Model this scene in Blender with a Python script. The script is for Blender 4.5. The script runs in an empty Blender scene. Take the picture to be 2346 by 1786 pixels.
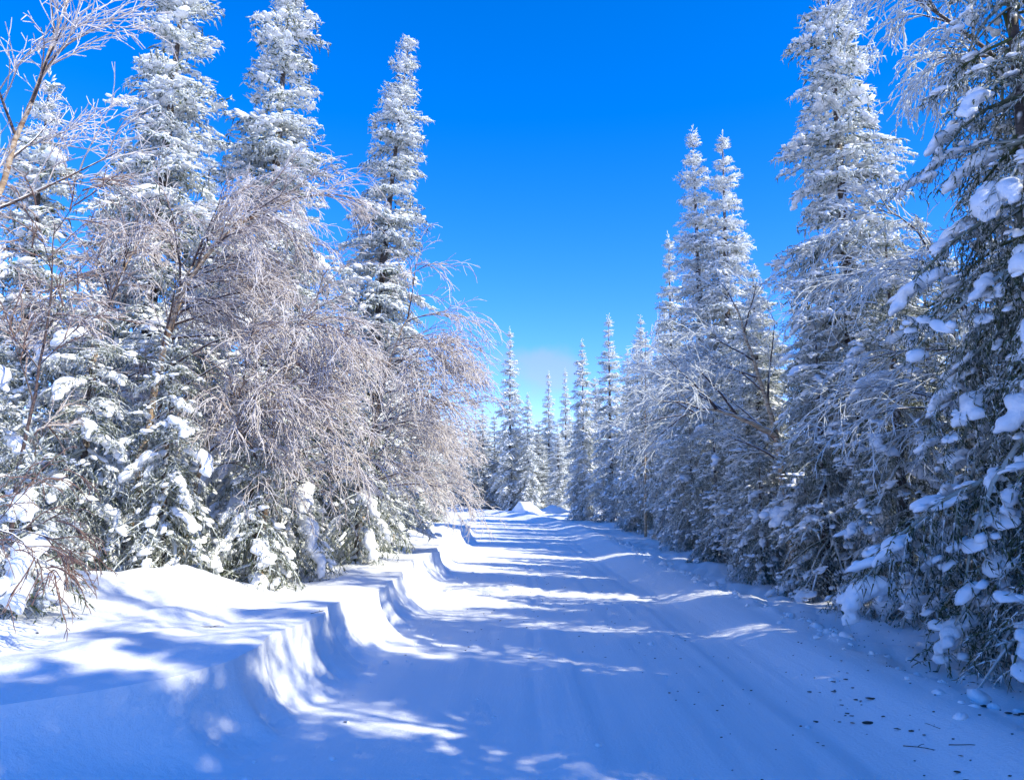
import bpy, math
import numpy as np
from mathutils import Vector

scene = bpy.context.scene
col = scene.collection
R = math.radians

# ------------------------------------------------------------------ camera
cam_d = bpy.data.cameras.new('camera')
cam = bpy.data.objects.new('camera', cam_d)
col.objects.link(cam)
cam.location = (0, 0, 1.7)
cam.rotation_euler = (R(90 + 7.7), 0, 0)
cam_d.sensor_width = 36
cam_d.lens = 27.7
cam_d.clip_start = 0.05
cam_d.clip_end = 6000
scene.camera = cam

# ------------------------------------------------------------------ light
SUN_EL, SUN_AZ = 40.0, 119.0          # azimuth clockwise from the view direction (+Y)
sv = Vector((math.sin(R(SUN_AZ)) * math.cos(R(SUN_EL)), math.cos(R(SUN_AZ)) * math.cos(R(SUN_EL)), math.sin(R(SUN_EL))))
sun_d = bpy.data.lights.new('sun', 'SUN')
sun_d.energy = 2.4
sun_d.angle = R(0.53)
sun_d.color = (1.0, 0.95, 0.75)
sun = bpy.data.objects.new('sun', sun_d)
col.objects.link(sun)
sun.rotation_euler = (-sv).to_track_quat('-Z', 'Y').to_euler()

world = bpy.data.worlds.new('World')
scene.world = world
world.use_nodes = True
wn, wl = world.node_tree.nodes, world.node_tree.links
wn.clear()
wo = wn.new('ShaderNodeOutputWorld')
bg = wn.new('ShaderNodeBackground')
bg.inputs['Strength'].default_value = 0.15
sky = wn.new('ShaderNodeTexSky')
sky.sky_type = 'NISHITA'
sky.sun_disc = False
sky.sun_elevation = R(SUN_EL)
sky.sun_rotation = R(SUN_AZ)
sky.altitude = 1800
sky.air_density = 1.0
sky.dust_density = 0.2
sky.ozone_density = 2.2
hs = wn.new('ShaderNodeMix'); hs.data_type = 'RGBA'; hs.blend_type = 'MULTIPLY'      # the camera's vivid blue, the same over the whole sky
hs.inputs[0].default_value = 1.0
hs.inputs[7].default_value = (0.8, 0.665, 0.95, 1)
h0 = wn.new('ShaderNodeHueSaturation'); h0.inputs['Saturation'].default_value = 1.44
wl.new(sky.outputs['Color'], h0.inputs['Color'])
wl.new(h0.outputs[0], hs.inputs[6])
# a small fair-weather cloud low over the road's end
tc = wn.new('ShaderNodeTexCoord')
nz = wn.new('ShaderNodeTexNoise')
nz.inputs['Scale'].default_value = 16
nz.inputs['Detail'].default_value = 8
wl.new(tc.outputs['Generated'], nz.inputs['Vector'])
sub = wn.new('ShaderNodeVectorMath'); sub.operation = 'SUBTRACT'
cd = Vector((0.042, 0.985, 0.160)).normalized()
sub.inputs[1].default_value = cd
wl.new(tc.outputs['Generated'], sub.inputs[0])
scl = wn.new('ShaderNodeVectorMath'); scl.operation = 'MULTIPLY'
scl.inputs[1].default_value = (1 / 0.062, 1 / 0.5, 1 / 0.036)
wl.new(sub.outputs[0], scl.inputs[0])
ln = wn.new('ShaderNodeVectorMath'); ln.operation = 'LENGTH'
wl.new(scl.outputs[0], ln.inputs[0])
ad = wn.new('ShaderNodeMath'); ad.operation = 'MULTIPLY_ADD'
ad.inputs[1].default_value = 2.2; ad.inputs[2].default_value = -1.1
wl.new(nz.outputs['Fac'], ad.inputs[0])
sm = wn.new('ShaderNodeMath'); sm.operation = 'ADD'
wl.new(ln.outputs['Value'], sm.inputs[0]); wl.new(ad.outputs[0], sm.inputs[1])
mr = wn.new('ShaderNodeMapRange'); mr.interpolation_type = 'SMOOTHSTEP'
mr.inputs['From Min'].default_value = 0.35; mr.inputs['From Max'].default_value = 1.1
mr.inputs['To Min'].default_value = 0.42; mr.inputs['To Max'].default_value = 0.0
wl.new(sm.outputs[0], mr.inputs['Value'])
cm = wn.new('ShaderNodeMix'); cm.data_type = 'RGBA'
wl.new(mr.outputs[0], cm.inputs[0])
wl.new(hs.outputs[2], cm.inputs[6])
cm.inputs[7].default_value = (1.6, 1.6, 2.6, 1)
wl.new(cm.outputs[2], bg.inputs['Color'])
wl.new(bg.outputs[0], wo.inputs['Surface'])

scene.view_settings.view_transform = 'Standard'
scene.view_settings.look = 'None'
scene.view_settings.exposure = 1.36
scene.view_settings.gamma = 1.0
scene.view_settings.use_curve_mapping = False
scene.render.engine = 'CYCLES'
cy = scene.cycles
cy.max_bounces = 6
cy.diffuse_bounces = 4
cy.glossy_bounces = 1
cy.transmission_bounces = 2
cy.transparent_max_bounces = 2
cy.use_denoising = True
cy.sample_clamp_indirect = 4

# ------------------------------------------------------------------ materials
def new_mat(name):
    m = bpy.data.materials.new(name)
    m.use_nodes = True
    nt = m.node_tree
    b = nt.nodes['Principled BSDF']
    return m, nt, b

def node(nt, t, **kw):
    n = nt.nodes.new(t)
    for k, v in kw.items():
        setattr(n, k, v)
    return n

SNOW = (0.92, 0.92, 0.91, 1)

def mat_snow(name, scale=60, bump=0.15, grooves=False, base=SNOW):
    m, nt, b = new_mat(name)
    b.inputs['Base Color'].default_value = base
    b.inputs['Roughness'].default_value = 0.65
    b.inputs['Specular IOR Level'].default_value = 0.25
    tc = node(nt, 'ShaderNodeTexCoord')
    n1 = node(nt, 'ShaderNodeTexNoise'); n1.inputs['Scale'].default_value = scale; n1.inputs['Detail'].default_value = 4
    nt.links.new(tc.outputs['Object'], n1.inputs['Vector'])
    bp = node(nt, 'ShaderNodeBump'); bp.inputs['Strength'].default_value = bump; bp.inputs['Distance'].default_value = 0.02
    ng = node(nt, 'ShaderNodeTexNoise'); ng.inputs['Scale'].default_value = scale * 5; ng.inputs['Detail'].default_value = 2
    nt.links.new(tc.outputs['Object'], ng.inputs['Vector'])
    mg = node(nt, 'ShaderNodeMath', operation='MULTIPLY_ADD'); mg.inputs[1].default_value = 0.35
    nt.links.new(ng.outputs['Fac'], mg.inputs[0]); nt.links.new(n1.outputs['Fac'], mg.inputs[2])
    h = mg.outputs[0]
    if grooves:
        mp = node(nt, 'ShaderNodeMapping'); mp.inputs['Scale'].default_value = (9, 0.32, 1); mp.inputs['Rotation'].default_value = (0, 0, R(3))
        n2 = node(nt, 'ShaderNodeTexNoise'); n2.inputs['Scale'].default_value = 1.6; n2.inputs['Detail'].default_value = 5
        nt.links.new(tc.outputs['Object'], mp.inputs['Vector']); nt.links.new(mp.outputs[0], n2.inputs['Vector'])
        ma = node(nt, 'ShaderNodeMath', operation='MULTIPLY_ADD'); ma.inputs[1].default_value = 0.9
        nt.links.new(n2.outputs['Fac'], ma.inputs[0]); nt.links.new(h, ma.inputs[2])
        h = ma.outputs[0]
    nt.links.new(h, bp.inputs['Height'])
    nt.links.new(bp.outputs[0], b.inputs['Normal'])
    # faint dust in the snow
    n3 = node(nt, 'ShaderNodeTexNoise'); n3.inputs['Scale'].default_value = 1.3; n3.inputs['Detail'].default_value = 6
    nt.links.new(tc.outputs['Object'], n3.inputs['Vector'])
    mx = node(nt, 'ShaderNodeMix', data_type='RGBA')
    mx.inputs[6].default_value = (base[0] * .94, base[1] * .945, base[2] * .95, 1); mx.inputs[7].default_value = base
    nt.links.new(n3.outputs['Fac'], mx.inputs[0])
    nt.links.new(mx.outputs[2], b.inputs['Base Color'])
    return m

def mat_twig(name, bare, frost_col, lo=0.15, hi=0.75, up=0.35, trans=0.0):
    """needles or bark with rime: attribute 'frost' plus what settles on upward faces"""
    m, nt, b = new_mat(name)
    b.inputs['Roughness'].default_value = 0.6
    b.inputs['Specular IOR Level'].default_value = 0.3
    at = node(nt, 'ShaderNodeAttribute', attribute_name='frost')
    ge = node(nt, 'ShaderNodeNewGeometry')
    sp = node(nt, 'ShaderNodeSeparateXYZ'); nt.links.new(ge.outputs['True Normal'], sp.inputs[0])
    ma = node(nt, 'ShaderNodeMath', operation='MULTIPLY_ADD'); ma.inputs[1].default_value = up
    nt.links.new(sp.outputs['Z'], ma.inputs[0]); nt.links.new(at.outputs['Fac'], ma.inputs[2])
    mr = node(nt, 'ShaderNodeMapRange', interpolation_type='SMOOTHSTEP')
    mr.inputs['From Min'].default_value = lo; mr.inputs['From Max'].default_value = hi
    nt.links.new(ma.outputs[0], mr.inputs['Value'])
    tc = node(nt, 'ShaderNodeTexCoord')
    n3 = node(nt, 'ShaderNodeTexNoise'); n3.inputs['Scale'].default_value = 2.2; n3.inputs['Detail'].default_value = 2
    nt.links.new(tc.outputs['Object'], n3.inputs['Vector'])
    mb = node(nt, 'ShaderNodeMix', data_type='RGBA')
    mb.inputs[6].default_value = (*[c * 0.65 for c in bare], 1); mb.inputs[7].default_value = (*[c * 1.35 for c in bare], 1)
    nt.links.new(n3.outputs['Fac'], mb.inputs[0])
    mx = node(nt, 'ShaderNodeMix', data_type='RGBA')
    nt.links.new(mb.outputs[2], mx.inputs[6]); mx.inputs[7].default_value = (*frost_col, 1)
    nt.links.new(mr.outputs[0], mx.inputs[0])
    nt.links.new(mx.outputs[2], b.inputs['Base Color'])
    if trans:
        tr = node(nt, 'ShaderNodeBsdfTranslucent'); nt.links.new(mx.outputs[2], tr.inputs['Color'])
        ms = node(nt, 'ShaderNodeMixShader'); ms.inputs[0].default_value = trans
        out = nt.nodes['Material Output']
        nt.links.new(b.outputs[0], ms.inputs[1]); nt.links.new(tr.outputs[0], ms.inputs[2]); nt.links.new(ms.outputs[0], out.inputs['Surface'])
    return m

def mat_bark(name, c1, c2, c3, snow=0.0):
    m, nt, b = new_mat(name)
    b.inputs['Roughness'].default_value = 0.6
    tc = node(nt, 'ShaderNodeTexCoord')
    mp = node(nt, 'ShaderNodeMapping'); mp.inputs['Scale'].default_value = (7, 7, 22)
    n1 = node(nt, 'ShaderNodeTexNoise'); n1.inputs['Scale'].default_value = 1.4; n1.inputs['Detail'].default_value = 6
    nt.links.new(tc.outputs['Object'], mp.inputs[0]); nt.links.new(mp.outputs[0], n1.inputs['Vector'])
    cr = node(nt, 'ShaderNodeValToRGB')
    e = cr.color_ramp.elements
    e[0].position = 0.34; e[0].color = (*c1, 1); e[1].position = 0.66; e[1].color = (*c3, 1)
    k = e.new(0.5); k.color = (*c2, 1)
    nt.links.new(n1.outputs['Fac'], cr.inputs[0])
    src = cr.outputs[0]
    if snow:
        ge = node(nt, 'ShaderNodeNewGeometry'); sp = node(nt, 'ShaderNodeSeparateXYZ')
        nt.links.new(ge.outputs['Normal'], sp.inputs[0])
        n2 = node(nt, 'ShaderNodeTexNoise'); n2.inputs['Scale'].default_value = 9
        nt.links.new(tc.outputs['Object'], n2.inputs['Vector'])
        ad = node(nt, 'ShaderNodeMath', operation='ADD'); nt.links.new(sp.outputs['Z'], ad.inputs[0]); nt.links.new(n2.outputs['Fac'], ad.inputs[1])
        mr = node(nt, 'ShaderNodeMapRange', interpolation_type='SMOOTHSTEP')
        mr.inputs['From Min'].default_value = 1.15 - snow; mr.inputs['From Max'].default_value = 1.35 - snow
        nt.links.new(ad.outputs[0], mr.inputs['Value'])
        mx = node(nt, 'ShaderNodeMix', data_type='RGBA')
        nt.links.new(mr.outputs[0], mx.inputs[0]); nt.links.new(src, mx.inputs[6]); mx.inputs[7].default_value = SNOW
        src = mx.outputs[2]
    nt.links.new(src, b.inputs['Base Color'])
    bp = node(nt, 'ShaderNodeBump'); bp.inputs['Strength'].default_value = 0.5; bp.inputs['Distance'].default_value = 0.01
    nt.links.new(n1.outputs['Fac'], bp.inputs['Height']); nt.links.new(bp.outputs[0], b.inputs['Normal'])
    return m

M_GROUND = mat_snow('snow_ground', 30, 0.5)
M_ROAD = mat_snow('snow_groomed', 50, 0.42, grooves=True)
M_BANK = mat_snow('snow_bank', 22, 0.55)
M_CLUMP = mat_snow('snow_clump', 9, 0.5)
M_NEEDLE = mat_twig('frosted_needles', (0.09, 0.12, 0.045), (0.885, 0.915, 0.89), up=0.22, trans=0.2)
M_BTWIG = mat_twig('iced_birch_twigs', (0.27, 0.165, 0.13), (0.88, 0.815, 0.77), lo=0.05, hi=0.85, up=0.25, trans=0.2)
M_RIME = mat_twig('rimed_birch_twigs', (0.16, 0.12, 0.10), (0.86, 0.88, 0.865), lo=0.05, hi=0.85, up=0.25, trans=0.2)
M_SPBARK = mat_bark('spruce_bark', (0.03, 0.022, 0.017), (0.07, 0.05, 0.038), (0.12, 0.095, 0.08), snow=0.62)
M_GOLD = mat_bark('golden_birch_bark', (0.22, 0.12, 0.07), (0.46, 0.32, 0.19), (0.66, 0.53, 0.38), snow=0.12)
M_DARKBK = mat_bark('dark_birch_bark', (0.035, 0.022, 0.02), (0.075, 0.048, 0.042), (0.15, 0.10, 0.085), snow=0.30)
M_DEBRIS = mat_bark('debris_bark', (0.02, 0.017, 0.014), (0.04, 0.032, 0.026), (0.07, 0.055, 0.04))

# ------------------------------------------------------------------ mesh helpers
class Buf:
    def __init__(s):
        s.v, s.t, s.f, s.m, s.n = [], [], [], [], 0
    def add(s, V, T, F, M):
        """verts (n,3), tris (k,3), frost (n,), material (k,)"""
        s.v.append(V); s.t.append(T + s.n); s.f.append(F); s.m.append(M); s.n += len(V)
    def arrays(s):
        return np.concatenate(s.v), np.concatenate(s.t), np.concatenate(s.f), np.concatenate(s.m)
    def mesh(s, name, mats, smooth=True):
        V, T, F, M = s.arrays()
        return tri_mesh(name, V, T, F, M, mats, smooth)

def tri_mesh(name, V, T, F=None, M=None, mats=(), smooth=True):
    me = bpy.data.meshes.new(name)
    me.vertices.add(len(V)); me.vertices.foreach_set('co', np.ascontiguousarray(V, np.float32).ravel())
    me.loops.add(len(T) * 3); me.loops.foreach_set('vertex_index', np.ascontiguousarray(T, np.int32).ravel())
    me.polygons.add(len(T)); me.polygons.foreach_set('loop_start', np.arange(0, len(T) * 3, 3, dtype=np.int32))
    for m in mats: me.materials.append(m)
    if M is not None: me.polygons.foreach_set('material_index', np.ascontiguousarray(M, np.int32))
    me.polygons.foreach_set('use_smooth', np.full(len(T), smooth))
    if F is not None:
        a = me.attributes.new('frost', 'FLOAT', 'POINT'); a.data.foreach_set('value', np.ascontiguousarray(F, np.float32))
    me.update(calc_edges=True); me.validate()
    return me

def obj(name, me, parent=None, loc=None):
    o = bpy.data.objects.new(name, me); col.objects.link(o)
    if parent: o.parent = parent
    if loc is not None: o.location = loc
    return o

def thing(name, label, cat, loc, group=None, rz=0.0):
    o = bpy.data.objects.new(name, None); col.objects.link(o)
    o.empty_display_size = 0.2
    o.location = loc; o.rotation_euler = (0, 0, rz)
    o['label'] = label; o['category'] = cat
    if group: o['group'] = group
    return o

def unit(a):
    return a / np.maximum(np.linalg.norm(a, axis=-1, keepdims=True), 1e-9)

def tubes(P, Rd, sides, rng, frost, mat, buf, cap=True):
    """P (M,K,3) polylines, Rd (M,K) radii -> triangles"""
    Mn, K, _ = P.shape
    tg = np.empty_like(P)
    tg[:, 1:-1] = P[:, 2:] - P[:, :-2]; tg[:, 0] = P[:, 1] - P[:, 0]; tg[:, -1] = P[:, -1] - P[:, -2]
    tg = unit(tg)
    ref = unit(np.cross(unit(P[:, -1] - P[:, 0] + 1e-6), rng.normal(size=(Mn, 3))))[:, None, :]
    n1 = unit(ref - tg * (ref * tg).sum(-1, keepdims=True)); n2 = np.cross(tg, n1)
    a = np.arange(sides) * 2 * np.pi / sides
    ring = n1[:, :, None, :] * np.cos(a)[None, None, :, None] + n2[:, :, None, :] * np.sin(a)[None, None, :, None]
    V = (P[:, :, None, :] + ring * Rd[:, :, None, None]).reshape(-1, 3)
    i = np.arange(Mn)[:, None, None] * K * sides; k = np.arange(K - 1)[None, :, None] * sides; s = np.arange(sides)[None, None, :]
    s2 = (s + 1) % sides
    A = i + k + s; B = i + k + s2; C = A + sides; D = B + sides
    T = np.stack([np.stack([A, B, D], -1), np.stack([A, D, C], -1)], -2).reshape(-1, 3)
    F = np.broadcast_to(np.asarray(frost, float).reshape(-1, 1), (Mn, K * sides)).reshape(-1) if np.ndim(frost) else np.full(len(V), frost)
    buf.add(V, T, F, np.full(len(T), mat))

def spindles(A, B, r, frost, rng, buf, mat=0, mid=0.55, cone=False):
    Mn = len(A)
    if cone:                                   # three faces, open where it leaves the branch
        d = unit(B - A)
        n1 = unit(np.cross(d, rng.normal(size=(Mn, 3)))); n2 = np.cross(d, n1)
        a = np.arange(3) * 2 * np.pi / 3
        ring = (A + (B - A) * 0.12)[:, None] + (n1[:, None] * np.cos(a)[None, :, None] + n2[:, None] * np.sin(a)[None, :, None]) * r[:, None, None]
        V = np.concatenate([ring, B[:, None]], 1).reshape(-1, 3)
        T = (np.array([[3, 0, 1], [3, 1, 2], [3, 2, 0]])[None] + (np.arange(Mn) * 4)[:, None, None]).reshape(-1, 3)
        buf.add(V, T, np.repeat(frost, 4), np.full(len(T), mat))
        return
    d = unit(B - A)
    n1 = unit(np.cross(d, rng.normal(size=(Mn, 3)))); n2 = np.cross(d, n1)
    C = A + (B - A) * mid
    a = np.arange(3) * 2 * np.pi / 3
    ring = C[:, None] + (n1[:, None] * np.cos(a)[None, :, None] + n2[:, None] * np.sin(a)[None, :, None]) * r[:, None, None]
    V = np.concatenate([A[:, None], ring, B[:, None]], 1).reshape(-1, 3)
    base = np.array([[0, 2, 1], [0, 3, 2], [0, 1, 3], [4, 1, 2], [4, 2, 3], [4, 3, 1]])
    T = (base[None] + (np.arange(Mn) * 5)[:, None, None]).reshape(-1, 3)
    buf.add(V, T, np.repeat(frost, 5), np.full(len(T), mat))

def icosphere(n):
    t = (1 + 5 ** .5) / 2
    V = [(-1, t, 0), (1, t, 0), (-1, -t, 0), (1, -t, 0), (0, -1, t), (0, 1, t), (0, -1, -t), (0, 1, -t), (t, 0, -1), (t, 0, 1), (-t, 0, -1), (-t, 0, 1)]
    T = [(0, 11, 5), (0, 5, 1), (0, 1, 7), (0, 7, 10), (0, 10, 11), (1, 5, 9), (5, 11, 4), (11, 10, 2), (10, 7, 6), (7, 1, 8),
         (3, 9, 4), (3, 4, 2), (3, 2, 6), (3, 6, 8), (3, 8, 9), (4, 9, 5), (2, 4, 11), (6, 2, 10), (8, 6, 7), (9, 8, 1)]
    V = [np.array(v) / np.linalg.norm(v) for v in V]
    for _ in range(n):
        c, T2 = {}, []
        def mid(a, b):
            k = (min(a, b), max(a, b))
            if k not in c:
                v = V[a] + V[b]; V.append(v / np.linalg.norm(v)); c[k] = len(V) - 1
            return c[k]
        for a, b, d in T:
            x, y, z = mid(a, b), mid(b, d), mid(d, a)
            T2 += [(a, x, z), (b, y, x), (d, z, y), (x, y, z)]
        T = T2
    return np.array(V), np.array(T)
ICO0, ICO1, ICO3 = icosphere(0), icosphere(1), icosphere(3)

def wave_noise(P, rng, freq, n=6):
    out = np.zeros(P.shape[:-1])
    for i in range(n):
        k = rng.normal(size=P.shape[-1]) * freq
        out += np.sin(P @ k + rng.uniform(0, 6.28))
    return out / n ** .5

def lump(rng, ico, amp=0.22, freq=2.0, flat=0.35):
    V, T = ico
    V = V * (1 + amp * wave_noise(V, rng, freq))[:, None]
    V = V.copy(); low = V[:, 2] < 0
    V[low, 2] *= flat                       # settled, flatter underneath
    return V, T

def rotz(a):
    c, s = math.cos(a), math.sin(a); return np.array([[c, -s, 0], [s, c, 0], [0, 0, 1]])
def roty(a):
    c, s = math.cos(a), math.sin(a); return np.array([[c, 0, s], [0, 1, 0], [-s, 0, c]])
def rotx(a):
    c, s = math.cos(a), math.sin(a); return np.array([[1, 0, 0], [0, c, -s], [0, s, c]])

# ------------------------------------------------------------------ ground
grng = np.random.default_rng(3)
_wk = [(grng.normal(size=2), grng.uniform(0, 6.28)) for _ in range(24)]
def gnoise(x, y, f, i0=0, n=8):
    o = 0
    for k, p in _wk[i0:i0 + n]:
        o = o + np.sin((k[0] * x + k[1] * y) * f + p)
    return o / n ** .5

def sstep(a, b, x):
    t = np.clip((x - a) / (b - a), 0, 1); return t * t * (3 - 2 * t)

def bend(y):
    return -0.006 * np.maximum(y - 28, 0) ** 2 * (1 - 0.55 * sstep(60, 160, y))
def rise(y):
    return 0.6 * sstep(18, 62, y) + 0.25 * sstep(-5, -60, y) * 0
def near(y):                                   # how far the bank has softened, close to the camera
    return sstep(5.7, 3.0, y)
def foot_x(y):
    w = 0.055 * np.sin(y * 1.15 + 0.6) + 0.042 * np.sin(y * 2.6 + 1.0 + np.sin(y * .7)) + 0.035 * np.sin(y * 5.3 + 1.5 * np.sin(y * 1.3)) + 0.018 * np.sin(y * 11 + 2 * np.sin(y * 2.3))
    return -1.28 + bend(y) + w * sstep(4.8, 6.5, y) - 0.35 * sstep(9, 5.5, y) - 1.15 * near(y)
def face_w(y):
    return 0.44 + 0.06 * np.sin(y * 1.7) + 1.3 * near(y)
def bank_h(y):
    return 0.56 + 0.04 * np.sin(y * 0.9 + 1) - 0.10 * sstep(20, 45, y)

def road_z(x, y):
    xr = x - bend(y)
    z = rise(y) + 0.012 * gnoise(x, y * 0.4, 2.2) + 0.004 * gnoise(x, y * 0.15, 14, 8)
    # long tracks left by runners and skis
    for cx, wd, dp in ((0.25, .05, .012), (0.62, .05, .012), (1.45, .07, .010), (1.9, .04, .012), (2.25, .06, .014), (2.6, .05, .010), (-0.35, .05, .008)):
        c = cx + 0.05 * np.sin(y * 0.35 + cx * 9) - (y - 6) * 0.012 * (cx - 1)
        d = (xr - c) / wd
        dp = dp * 0.9
        z = z - dp * np.exp(-d * d) + dp * 0.6 * np.exp(-(np.abs(d) - 1.8) ** 2)
    z = z + 0.20 * sstep(2.2, 3.25, xr) + 0.05 * sstep(-0.3, -1.2, xr) * 0
    return z

def right_z(x, y):
    xr = x - bend(y)
    crest = 0.20 + 0.008 * gnoise(x, y, 1.1)
    z = rise(y) + crest - 0.09 * sstep(3.3, 3.9, xr) + 0.10 * sstep(4.2, 7, xr) + 0.9 * sstep(9, 40, xr)
    z = z + 0.75 * np.exp(-((x - 0.75) / .95) ** 4 - ((y - 50.5) / 1.3) ** 2) + 0.5 * np.exp(-((x - 2.6) / .8) ** 2 - ((y - 51.5) / .9) ** 2)   # ploughed heaps
    z = z + 0.035 * gnoise(x, y, 6.0, 8) * sstep(3.2, 3.5, xr) * (1 - 0.6 * sstep(3.9, 4.6, xr)) + 0.03 * gnoise(x, y, 2.5) * sstep(3.4, 5, xr)
    return z

def left_z(x, y):
    d = (foot_x(y) - face_w(y)) - x
    z = rise(y) + bank_h(y) + 0.10 * sstep(0.2, 3.0, d) + 0.9 * sstep(6, 40, d)
    z = z + 0.012 * gnoise(x, y, 9.0, 12) * sstep(0.1, .8, d) + 0.045 * gnoise(x, y, 1.6) * sstep(0, 0.8, d) + 0.02 * gnoise(x, y, 4.2, 8) * sstep(0.3, 1.5, d)
    z = z + 0.26 * np.exp(-((x + 3.85) / 0.8) ** 2 - ((y - 9.0) / 0.8) ** 2)     # drift against the young spruces
    z = z + 0.25 * np.exp(-((x + 4.6) / 0.9) ** 2 - ((y - 7.9) / 0.6) ** 2)
    return z

def ground_z(x, y):
    x, y = float(x), float(y)
    if x > bend(y) + 3.25: return float(right_z(x, y))
    if x < foot_x(y) - face_w(y): return float(left_z(x, y))
    return float(road_z(x, y))

def ysteps():
    a = list(np.arange(-12, 2, 0.25)) + list(np.arange(2, 13, 0.066)) + list(np.arange(13, 28, 0.12)) + list(np.arange(28, 70, 0.4))
    b = [70.]
    while b[-1] < 2500: b.append(b[-1] * 1.06)
    return np.array([-400, -150, -60, -25] + a + b)
YS = ysteps()

def sheet(name, X, Z, mat):
    """X, Z (ny, nx) -> quad sheet as triangles"""
    ny, nx = X.shape
    V = np.stack([X, np.broadcast_to(YS[:, None], X.shape), Z], -1).reshape(-1, 3)
    i = np.arange(ny - 1)[:, None] * nx + np.arange(nx - 1)[None]
    A, B, C, D = i, i + 1, i + nx + 1, i + nx
    flip = X[0, 1] < X[0, 0]
    q = np.stack([np.stack([A, B, C], -1), np.stack([A, C, D], -1)], -2).reshape(-1, 3)
    if flip: q = q[:, ::-1]
    me = tri_mesh(name, V, q, mats=[mat])
    o = obj(name, me); o['kind'] = 'structure'
    return o

fx, fw, bn = foot_x(YS)[:, None], face_w(YS)[:, None], bend(YS)[:, None]
yy = YS[:, None]
# road: from the foot of the bank to just under the right berm's crest
s = np.linspace(0, 1, 64)[None]
xr_ = bn + 3.25
X = fx + (xr_ - fx) * s
Zroad = road_z(X, yy)
sheet('road', X, Zroad, M_ROAD)
# bank face: hollow curve, nearly upright at the lip
s = np.linspace(0, 1, 26)[None] ** 0.8
Xf = fx - fw * s
prof = 1 - np.sqrt(np.maximum(1 - np.minimum(s, 0.995) ** 2.1, 0))
prof = prof / prof[0, -1]
soft = near(yy)
prof = prof * (1 - soft) + (s * s * (3 - 2 * s)) * soft
z0 = road_z(fx, yy); z1 = left_z(fx - fw - 1e-3, yy)
Zf = z0 + (z1 - z0) * prof
rip = 0.035 * np.sin(yy * 9 + 2 * np.sin(yy * 2.1)) + 0.022 * np.sin(yy * 15 + s * 2 + 3 * np.sin(yy * 3.3)) + 0.010 * np.sin(yy * 37 + s * 9)
Xf = Xf + rip * np.sin(np.pi * np.clip(s, 0, 1)) * (1 - soft)
sheet('snowbank_face', Xf, Zf, M_BANK)
# left side ground
d = np.concatenate([np.linspace(0, 0.3, 7), np.arange(0.36, 4, 0.1), np.arange(4, 12, 0.5), 12 * 1.18 ** np.arange(0, 30)])[None]
Xl = fx - fw - d
sheet('ground_left', Xl, left_z(Xl - 1e-3, yy), M_GROUND)
d = np.concatenate([np.linspace(0, 1.4, 23), np.arange(1.5, 5, 0.25), np.arange(5, 12, 0.4), 12 * 1.18 ** np.arange(0, 30)])[None]
Xr = xr_ + d
Zr = right_z(Xr, yy)
w = sstep(0.25, 0, d); Zr = Zr * (1 - w) + w * (Zroad[:, -1:] + 0.0)
sheet('ground_right', Xr, Zr, M_GROUND)

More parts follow.
